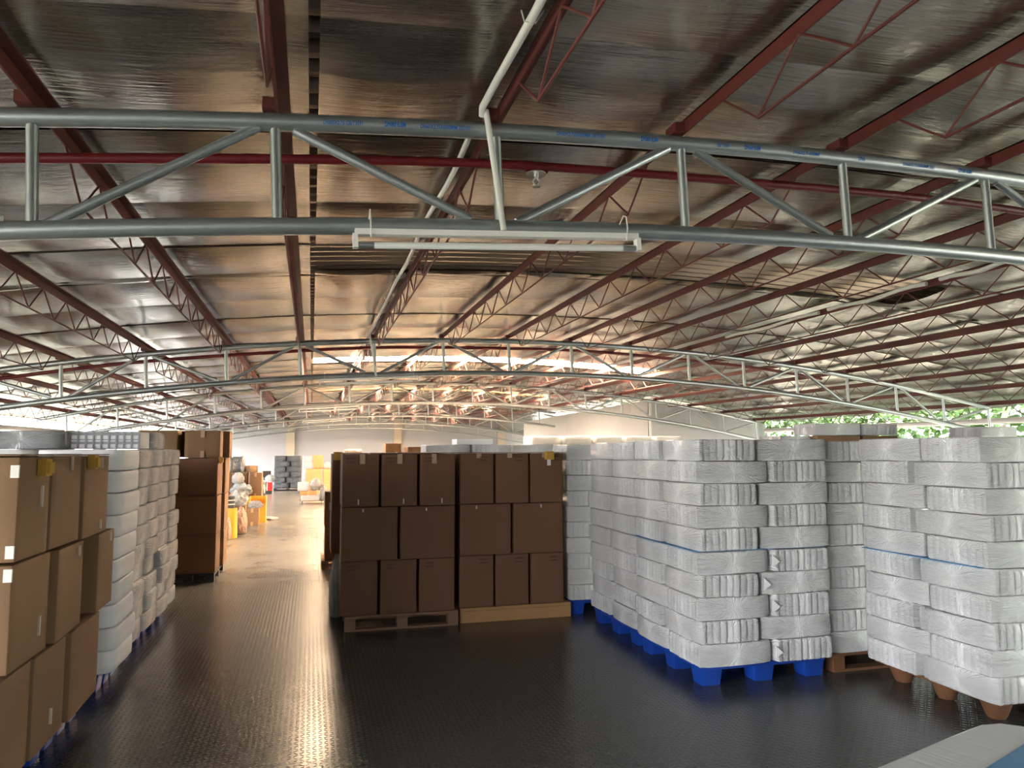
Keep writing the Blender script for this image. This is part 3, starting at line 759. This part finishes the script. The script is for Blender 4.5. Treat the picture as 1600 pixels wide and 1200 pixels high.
nl(4.065, 4.50, 1.17, 1.675, 'brown carton with paper label and yellow pad, nearest in top row', rz=-.02, marks=[('flap', 'f'), ('label', 'f', .262, .40), ('label', 'f', .258, .02), ('pad', 'r', .05, .40), ('scuff', 'r', .07, .11, .24)])
nl(4.51, 5.02, 1.17, 1.675, 'brown carton with one tape strip, middle of the near-left top row', x=.01, rz=-.012, marks=[('flap', 'f'), ('scuff', 'r', .03, .08, .415)])
nl(5.035, 5.62, 1.165, 1.67, 'brown carton with yellow pad, farthest in the near-left top row', x=.02, rz=.012, marks=[('flap', 'f'), ('pad', 'r', -.22, .42), ('scuff', 'r', .06, .07, .42), ('scuff', 'r', .08, .06, .03)])

# cartons beyond the crumpled-film stacks
G3 = 'cartons beyond the left foam stacks'
wood_pallet(-1.8, 10.42, .62, 1.1, 'black pallet under dark-sided cartons beyond the foam stacks', m='black', h=.12)
for k in range(3):
    carton(-1.73, -1.165, 10.42, 10.96, .121 + k * .492, .121 + (k + 1) * .492, 'brown carton, %s of the tall pile beyond crumpled foam stacks' % ['bottom', 'second', 'third'][k], 'card_dark', R.uniform(-.015, .015), [('pad', 'r', -.2)] if k == 2 else [], G3)  # front pile in darker card: its shade is put into the colour
    carton(-1.70, -1.13 , 10.98, 11.5, .121 + k * .492, .121 + (k + 1) * .492, 'brown carton, %s at the back of the tall pile beyond foam' % ['bottom', 'second', 'third'][k], 'card', R.uniform(-.02, .02), [], G3)
carton(-1.625, -1.165, 10.60, 10.93, 1.598, 1.965, 'pale brown carton on top of the tall carton pile, taped front', 'card', 0, [('seam', 'f')], G3)
carton(-1.80, -1.09, 10.98, 11.42, 1.598, 1.965, 'brown carton on top of the tall pile, behind the taped one', 'card', .02, [], G3)
carton(-2.20, -1.70, 10.62, 11.1, 1.598, 1.965, 'brown carton topmost beside the taped one, half hidden by foam', 'card', 0, [], G3)
carton(-2.25, -1.75, 10.55, 11.1, .12, 1.597, 'tall brown carton column under the half hidden top carton', 'card', 0, [], G3)

# ------------------------------------------------------------------ low cartons up the aisle (right side)
wood_pallet(.17, 11.06, .8, 1.0, 'wooden pallet under the two low cartons by the aisle', m='wood_dark', h=.12)
carton(.20, .76, 11.08, 11.5, .121, .60, 'brown carton lower of two beside the aisle behind the carton wall', 'card_dark', 0, [], 'low cartons by the aisle')
carton(.19, .74, 11.06, 11.5, .602, 1.10, 'brown carton upper of two beside the aisle behind the carton wall', 'card_dark', 0, [('flap', 'f')], 'low cartons by the aisle')
carton(1.40, 1.71, 11.3, 11.8, 1.10, 1.745, 'brown carton peeking over the carton wall next to white packs', 'card', 0, [('tape', 'f', .1)], 'cartons peeking over the wall')
carton(1.10, 1.36, 11.62, 12.0, 1.10, 1.80, 'orange carton peeking over the carton wall', 'card_orange', 0, [], 'cartons peeking over the wall')
carton(1.02, 1.9, 11.25, 12.1, .0, 1.098, 'big carton hidden behind the carton wall, under two cartons', 'card', 0, [], 'cartons peeking over the wall')
carton(.45, .95, 12.9, 13.4, 0, 1.645, 'tall carton hidden behind the carton wall, under a grey slatted pack', 'card', 0, [], 'cartons peeking over the wall')
pack(.70, 13.15, 1.647, .27, .25, .062, 'x', 'small dark grey slatted pack peeking over the carton wall', 'film_dark', 8, 'packs peeking over')

# ------------------------------------------------------------------ white packs behind the brown wall, cream packs, packs by the trees
for i in range(4):
    carton(1.38 + i * .56, 1.92 + i * .56, 9.2, 9.7, .02, 1.60, 'tall carton under white packs behind the brown wall, %s from aisle' % ordn[i], 'card', 0, [], 'cartons under the white packs')
    pack(1.38 + i * .56 + .275, 9.46, 1.602, .55, .50, .155, 'x' if i != 1 else 'y', 'white pack peeking over the carton wall, %s from the aisle' % ordn[i], 'film', 9, 'white packs peeking over the carton wall')
tag(MB().box((1.79, 9.35, 1.762), (2.26, 9.7, 1.83)).build('foam_slab', M['white']), 'cream foam slab lying on white packs behind the carton wall', 'foam slab')
for i in range(5):
    x = 3.82 + i * .61
    carton(x, x + .58, 12.9, 13.4, 0, 1.77, 'tall carton in front of the partition room, %s from the aisle' % ordn[i], 'card', 0, [], 'cartons under the cream packs')
    pack(x + .29, 13.15, 1.772, .59, .5, .16, 'x', 'sunlit cream pack in front of the partition room, %s from the aisle' % ordn[i], 'film_soft', 0, 'sunlit cream packs')
for (x0, x1, y, z0, z1, al, lab) in ((6.26, 6.93, 8.2, 1.87, 2.02, 'x', 'smooth white pack standing highest before the trees'), (6.95, 7.52, 8.2, 1.87, 2.015, 'y', 'ribbed white pack next to the highest smooth one before the trees'),
                                     (5.80, 6.24, 8.3, 1.75, 1.86, 'x', 'low white slab pack beside the two highest packs by the trees'), (7.72, 8.25, 7.1, 1.80, 1.95, 'x', 'white pack nearest the open tree-side eave')):
    w = x1 - x0; y2 = y + .5
    if al == 'x': pack((x0 + x1) / 2, y + .25, z0, w, .5, z1 - z0, 'x', lab, 'film', 9, 'white packs before the trees')
    else: pack((x0 + x1) / 2, y + .28, z0, .56, w, z1 - z0, 'y', lab, 'film', 8, 'white packs before the trees')
    carton(x0, x1, y, y + .52, 0, z0 - .001, 'tall carton supporting: ' .replace(':', '') + lab, 'card', 0, [], 'cartons under the packs before the trees')

# ------------------------------------------------------------------ lumps (bags, cloth, film)
def lump(name, x, y, z, sx, sy, sz, m, lab, cat, seed, sub=4, amp=.35, group=None, parent=None, sharp=3.0):
    bm = bmesh.new(); bmesh.ops.create_icosphere(bm, subdivisions=sub, radius=1)
    for v in bm.verts:
        p = v.co.copy(); n = noise.noise(p * sharp + Vector((seed * 7.3, 0, 0))); n2 = noise.noise(p * sharp * 2.7 + Vector((0, seed * 3.1, 0)))
        q = p * (1 + amp * (1 - 3.2 * abs(n)) * .75 + amp * .5 * n2)
        zz = q.z
        if zz < -.45: zz = -.45 + (zz + .45) * .15
        v.co = (q.x * sx, q.y * sy, (zz + .53) / 1.53 * sz)
    me = bpy.data.meshes.new(name); bm.to_mesh(me); bm.free(); me.materials.append(M[m])
    me.polygons.foreach_set('use_smooth', [True] * len(me.polygons))
    o = link(name, me, parent); o.location = (x, y, z)
    if lab: tag(o, lab, cat, group)
    return o
lump('plastic_bag', .275, 7.99, 0, .06, .10, .52, 'bagwhite', 'crumpled white plastic bag against the carton wall beside the aisle', 'bag', 1, amp=.5)

# clutter at the left of the far aisle
wood_pallet(-1.75, 15.35, .29, .85, 'small wooden pallet under the yellow roll', m='wood_dark', h=.11)
t = thing('yellow_roll', 'tall yellow plastic roll leaning at the aisle edge', 'roll', (-1.44, 15.55, .0))
MB().tube([(0, -.14, .01), (-.012, -.14, .575)], .092, 28).build('roll_body', M['yellow_plastic'], t)
MB().tube([(-.012, -.14, .572), (-.012, -.14, .582)], .04, 16).build('core', M['card'], t)
lump('plastic_bag', -1.55, 15.2, .0, .10, .12, .42, 'bagpeach', 'small tan bag low beside the tall carton pile', 'bag', 3, amp=.3)
t = thing('black_drum', 'dark drum with two pale bands behind the yellow roll', 'drum', (-1.60, 15.95, .112))
MB().tube([(0, 0, 0), (0, 0, .66)], .14, 24).build('drum_body', M['black'], t)
for z in (.50, .58): MB().tube([(0, 0, z), (0, 0, z + .02)], .1415, 24).build('band', M['paper'], t)
lump('plastic_bag', -1.35, 16.25, .0, .10, .14, .50, 'bagpeach', 'pinkish bulging bag right behind the yellow roll', 'bag', 4, amp=.3)
lump('plastic_bag', -1.44, 16.6, .55, .14, .14, .28, 'bagwhite', 'torn white plastic bag above the pinkish bag', 'bag', 5, amp=.5)
carton(-1.66, -1.30, 16.5, 17.0, 0, .55, 'tan carton behind the pinkish bag under torn white plastic', 'card', .05, [], 'cartons in the aisle clutter')
t = carton(-1.42, -1.11, 17.78, 18.2, .0, .40, 'open tan carton with white film sticking out, on the aisle floor', 'card', .03, [('seam', 'f')], 'cartons in the aisle clutter')
lump('plastic_film', -1.20, 17.95, .39, .13, .12, .14, 'bagwhite', 'white film bulging out of the open tan carton', 'film', 6, amp=.45)
t = thing('yellow_bin', 'open yellow plastic bin behind the tan carton', 'bin', (-1.19, 18.75, 0))
for lo, hi in (((-.20, -.2, 0), (-.18, .2, .6)), ((.16, -.2, 0), (.18, .2, .6)), ((-.18, .18, 0), (.16, .2, .6)), ((-.18, -.2, 0), (.16, -.18, .45))):
    MB().box(lo, hi).build('bin_wall', M['yellow_plastic'], t)
MB().box((-.18, -.18, 0), (.16, .18, .02)).build('bin_base', M['yellow_plastic'], t)
lump('cloth_heap', -1.47, 18.30, .0, .085, .11, .60, 'bagpeach', 'brownish heap of scraps between tan carton and bin', 'heap', 8, amp=.5)
lump('yellow_scrap', -1.40, 18.1, .38, .09, .08, .16, 'yellow_plastic', 'crumpled yellow plastic scrap on the heap of scraps', 'scrap', 9, amp=.5)
carton(-1.50, -1.21, 19.5, 19.9, 0, .54, 'tan carton lowest in the short clutter column', 'card', 0, [], 'cartons in the aisle clutter')
carton(-1.48, -1.16, 19.5, 19.9, .542, 1.14, 'tall tan carton with seam tape on the short clutter column', 'card', 0, [('seam', 'f')], 'cartons in the aisle clutter')
carton(-1.80, -1.50, 19.55, 20.0, .60, 1.14, 'tan carton next to the taped tall one in the clutter', 'card', 0, [], 'cartons in the aisle clutter')
carton(-2.15, -1.84, 19.5, 20.0, .60, 1.14, 'tan carton under the black wrapped packs, by the tall pile', 'card', 0, [], 'cartons in the aisle clutter')
carton(-2.2, -1.53, 19.32, 20.0, 0, .598, 'wide tan carton at the base of the clutter column', 'card', 0, [], 'cartons in the aisle clutter')
lump('plastic_wrap', -1.64, 19.42, .60, .22, .08, .28, 'clearwrap', 'greyish clear plastic wrap heaped in front of tan cartons', 'wrap', 10, amp=.3)
lump('plastic_bag', -1.72, 19.42, .885, .13, .07, .24, 'bagwhite', 'small white bag on the greyish plastic wrap', 'bag', 11, amp=.3)
lump('plastic_bag', -1.74, 18.7, .38, .11, .14, .30, 'bagpeach', 'pale pink bag below the greyish plastic wrap', 'bag', 12, amp=.4)
carton(-2.02, -1.63, 18.5, 19.02, 0, .375, 'tan carton under the pale pink bag in the clutter', 'card', 0, [], 'cartons in the aisle clutter')
carton(-1.56, -1.33, 19.52, 19.85, 1.142, 1.315, 'pale flat carton on top of the taped tall carton', 'card', .5, [], 'cartons in the aisle clutter')
for i, x in enumerate((-2.02, -1.74)):
    t = thing('foam_pack', 'black pack with crumpled clear wrap on tan cartons, %s' % ['nearer the tall carton pile', 'next to the pale flat carton'][i], 'foam pack', (x, 19.75, 1.141), 0, 'black packs in the clutter')
    MB().box((-.13, -.15, 0), (.06, .15, .39)).build('foam_block', M['film_black'], t)
    lump('film_wrap', .08, 0, 0, .07, .15, .39, 'film_crumple', None, None, 14 + i, amp=.2, parent=t)
# white scrap on the floor
lump('film_scrap', -.97, 19.4, 0, .17, .25, .05, 'bagwhite', 'white film scrap lying on the aisle floor', 'scrap', 13, amp=.6)
# white heap, black object, red box before the end wall
lump('cloth_heap', -1.70, 28.0, 0, .13, .22, .72, 'bagwhite', 'white sheets heaped up beside the bright red box', 'heap', 15, amp=.3)
t = thing('black_crate', 'small black crate on a stand behind the red box', 'crate', (-1.72, 31.3, .0), .3)
MB().box((-.16, -.1, .62), (.16, .1, .86)).build('crate_body', M['black'], t)
MB().box((-.14, -.08, 0), (.14, .08, .618)).build('crate_stand', M['black'], t)
lump('plastic_bag', -1.52, 30.52, .442, .17, .12, .26, 'clearwrap', 'greyish bag lying on the bright red box', 'bag', 21, amp=.35)
t = thing('red_box', 'bright red box with a pale yellow side strip before the end wall', 'box', (-1.54, 30.5, 0))
MB().box((-.07, -.1, .13), (.10, .1, .44)).build('box_body', M['red'], t)
MB().box((-.11, -.11, .13), (-.072, .1, .42)).build('side_strip', M['paper'], t)
MB().box((-.10, -.08, 0), (.09, .09, .128)).build('box_base', M['black'], t)
# black wrapped stack
wood_pallet(-1.47, 32.4, 1.1, 1.0, 'dark pallet under the black wrapped stack', m='black', h=.12)
for k in range(6):
    A = k % 2 == 0; xm = -1.47 + (.62 if A else .46)
    for i, (xa, xb) in enumerate(((-1.47, xm), (xm + .01, -.38))):
        pack((xa + xb) / 2, 32.7, .121 + k * .222, xb - xa, .55, .219, 'x', 'black foam pack in shiny film, %s layer of black stack, %s' % (['bottom', 'second', 'third', 'fourth', 'fifth', 'top'][k], ['side by the red box', 'side by the orange cartons'][i]), 'film_black', 0, 'black packs in the far stack')
# orange cartons and cream column on the other side
G4 = 'orange cartons at the end of the aisle'
carton(-.18, .41, 29.0, 29.5, .45, .99, 'orange-brown carton with centre seam behind the trolley', 'card_orange', 0, [('seam', 'f')], G4)
carton(.43, .95, 29.0, 29.5, .45, .98, 'orange-brown carton half hidden next to the seamed one', 'card_orange', 0, [], G4)
carton(-.18, .95, 29.0, 29.55, 0, .448, 'wide low carton carrying two orange-brown cartons', 'card_orange', 0, [], G4)
carton(.06, .45, 29.1, 29.5, .992, 1.50, 'bright orange carton standing on the orange-brown ones', 'card_orange', 0, [('seam', 'f')], G4)
lump('plastic_bag', .58, 29.2, .985, .14, .12, .24, 'bagwhite', 'small white bag next to the bright orange carton', 'bag', 17, amp=.3)
for k in range(6):
    pack(-.12, 31.3, .02 + k * .24, .42, .5, .238, 'x', 'cream wrapped pack between black stack and orange cartons, %s' % ['bottom', 'second', 'third', 'fourth', 'fifth', 'top'][k], 'film_crumple', 0, 'cream packs in the far column')
# trolley
t = thing('flat_trolley', 'low flat trolley on casters loaded with packs and cloth', 'trolley', (.03, 24.85, 0))
MB().box((-.36, -.3, .075), (.40, .3, .10)).build('platform', M['wood_dark'], t)
for x in (-.28, .32):
    for y in (-.24, .24):
        MB().tube([(x - .015, y, .036), (x + .015, y, .036)], .035, 14).build('caster', M['black'], t)
pack(.00, 24.85, .101, .64, .56, .16, 'y', 'grey-white ribbed pack lying flat on the trolley', 'film', 12, 'packs on the trolley')
for i, x in enumerate((-.21, .07)):
    carton(x - .12, x + .12, 24.62, 24.9, .263, .40, 'small orange box on the trolley, %s' % ['under the grey block', 'beside the first'][i], 'card_orange', 0, [], 'orange boxes on the trolley')
pack(-.22, 24.75, .402, .34, .28, .27, 'x', 'greyish white ribbed block on the trolley load', 'film', 7, 'packs on the trolley')
lump('cloth_heap', .16, 24.85, .402, .14, .2, .36, 'bagwhite', 'white cloth heap on the trolley beside the ribbed block', 'heap', 19, amp=.4)
lump('cloth_heap', .40, 24.8, .1, .10, .22, .46, 'bagwhite', 'white cloth heap hanging over the trolley end', 'heap', 20, amp=.35)

# ------------------------------------------------------------------ foreground bale with blue sheet
def bale():
    t = thing('foam_bale', 'white wrapped foam bale low at the camera, with blue sheet on top', 'foam bale', (2.93, 2.52, 0), math.radians(18.5))
    me = pack_mesh(1.42, .96, .30, 0, 5, M['film_soft'], 2.0); o = link('foam_block', me, t); o.location = (0, 0, .15)
    return t
bale()
t = tag(MB().box((-.58, -.40, 0), (.60, .18, .004)).build('blue_sheet', M['blue_sheet']), 'blue plastic sheet lying on the white foam bale', 'sheet')
t.location = (2.966, 2.57, .302); t.rotation_euler = (0, 0, math.radians(22))

# ------------------------------------------------------------------ trees beyond the eave
def tree(x, y, h, lab, seed):
    rr = random.Random(seed)
    t = thing('tree', lab, 'tree', (x, y, -.26), 0, 'trees beyond the open eave')
    MB().tube([(0, 0, 0), (.1, .05, h * .4), (0, .1, h * .75)], [.16, .12, .06], 10).build('trunk', M['bark'], t)
    mb = MB(); vs = []; fs = []
    for c in range(16):
        cc = Vector((rr.gauss(0, 1.1), rr.gauss(0, 1.3), h * rr.uniform(.28, 1.0)))
        for _ in range(170):
            p = cc + Vector((rr.gauss(0, .42), rr.gauss(0, .42), rr.gauss(0, .34)))
            d = Vector((rr.uniform(-1, 1), rr.uniform(-1, 1), rr.uniform(-.7, .3))).normalized(); s = d.orthogonal().normalized(); L = rr.uniform(.10, .2); k = len(vs)
            vs += [p, p + d * L * .5 + s * L * .3, p + d * L, p + d * L * .5 - s * L * .3]; fs.append((k, k + 1, k + 2, k + 3))
    mb.add(vs, fs).build('crown', M['leaf'], t)
tw = ['nearest', 'second', 'third', 'fourth', 'fifth', 'sixth']
for i, (x, y, h) in enumerate(((15.5, 5.5, 4.2), (15.3, 12.5, 4.0), (15.8, 19.5, 4.3))):
    tree(x, y, h, '%s leafy tree seen under the open eave, counted from the camera' % tw[i], 40 + i)

def belt():
    rr = random.Random(99); vs = []; fs = []
    for _ in range(14000):
        y = rr.uniform(-7, 44); x = rr.uniform(18.2, 20.5) + .5 * math.sin(y * 1.1); top = 4.6 + 1.0 * math.sin(y * .9) + .6 * math.sin(y * 2.3)
        p = Vector((x, y, rr.uniform(-.2, top)))
        d = Vector((rr.uniform(-1, 1), rr.uniform(-1, 1), rr.uniform(-.7, .4))).normalized(); q = d.orthogonal().normalized(); L = rr.uniform(.25, .5); k = len(vs)
        vs += [p, p + d * L * .5 + q * L * .32, p + d * L, p + d * L * .5 - q * L * .32]; fs.append((k, k + 1, k + 2, k + 3))
    for _ in range(15000):  # canopy added overhead to shade the yard and dim the roof underside
        x = rr.uniform(12.2, 20.5); y = rr.uniform(3.5, 44)
        p = Vector((x, y, 3.3 + .5 * math.sin(x * 1.3 + y * .7) + .4 * math.sin(y * 1.7) + rr.uniform(0, 2.2)))
        d = Vector((rr.uniform(-1, 1), rr.uniform(-1, 1), rr.uniform(-.5, .3))).normalized(); q = d.orthogonal().normalized(); L = rr.uniform(.35, .65); k = len(vs)
        vs += [p, p + d * L * .5 + q * L * .32, p + d * L, p + d * L * .5 - q * L * .32]; fs.append((k, k + 1, k + 2, k + 3))
    o = MB().add(vs, fs).build('foliage', M['leaf']); o['kind'] = 'stuff'; o['label'] = 'dense green foliage beyond the trees, with an added shading canopy, outside the open eave'; o['category'] = 'foliage'
belt()
# ------------------------------------------------------------------ light
w = bpy.data.worlds.new('World'); SC.world = w; w.use_nodes = True
bg = w.node_tree.nodes['Background']; bg.inputs['Color'].default_value = (.97, .975, 1.0, 1); bg.inputs['Strength'].default_value = 8.0
sun = bpy.data.lights.new('Sun', 'SUN'); sun.energy = 118; sun.angle = math.radians(2); sun.color = (1, .93, .82)
so = bpy.data.objects.new('Sun', sun); C.objects.link(so); so.rotation_euler = (math.radians(14), math.radians(6), 0)
def portal(name, loc, rot, sx, sy):
    l = bpy.data.lights.new(name, 'AREA'); l.shape = 'RECTANGLE'; l.size = sx; l.size_y = sy; l.cycles.is_portal = True
    o = bpy.data.objects.new(name, l); C.objects.link(o); o.location = loc; o.rotation_euler = rot
portal('eave opening light', (XL - .1, (YB + YF) / 2, 1.1), (0, -PI / 2, 0), 2.4, YF - YB)
portal('eave opening light', (XR + .1, (YB + YF) / 2, 1.1), (0, PI / 2, 0), 2.4, YF - YB)

# ------------------------------------------------------------------ camera, view
cam = bpy.data.cameras.new('Camera'); cam.sensor_width = 36; cam.lens = 1160.25 / 1600 * 36; cam.clip_end = 300
co = bpy.data.objects.new('Camera', cam); C.objects.link(co)
co.matrix_world = Matrix.Translation((0, 0, 1.7)) @ Matrix.Rotation(-.2631, 4, 'Z') @ Matrix.Rotation(PI / 2 + .0875, 4, 'X') @ Matrix.Rotation(-.0028, 4, 'Z')
SC.camera = co
vs = SC.view_settings; vs.view_transform = 'Standard'; vs.look = 'None'; vs.gamma = 1; vs.use_curve_mapping = False; vs.exposure = 1.5
SC.cycles.max_bounces = 10; SC.cycles.diffuse_bounces = 5; SC.cycles.glossy_bounces = 5; SC.cycles.sample_clamp_indirect = 8
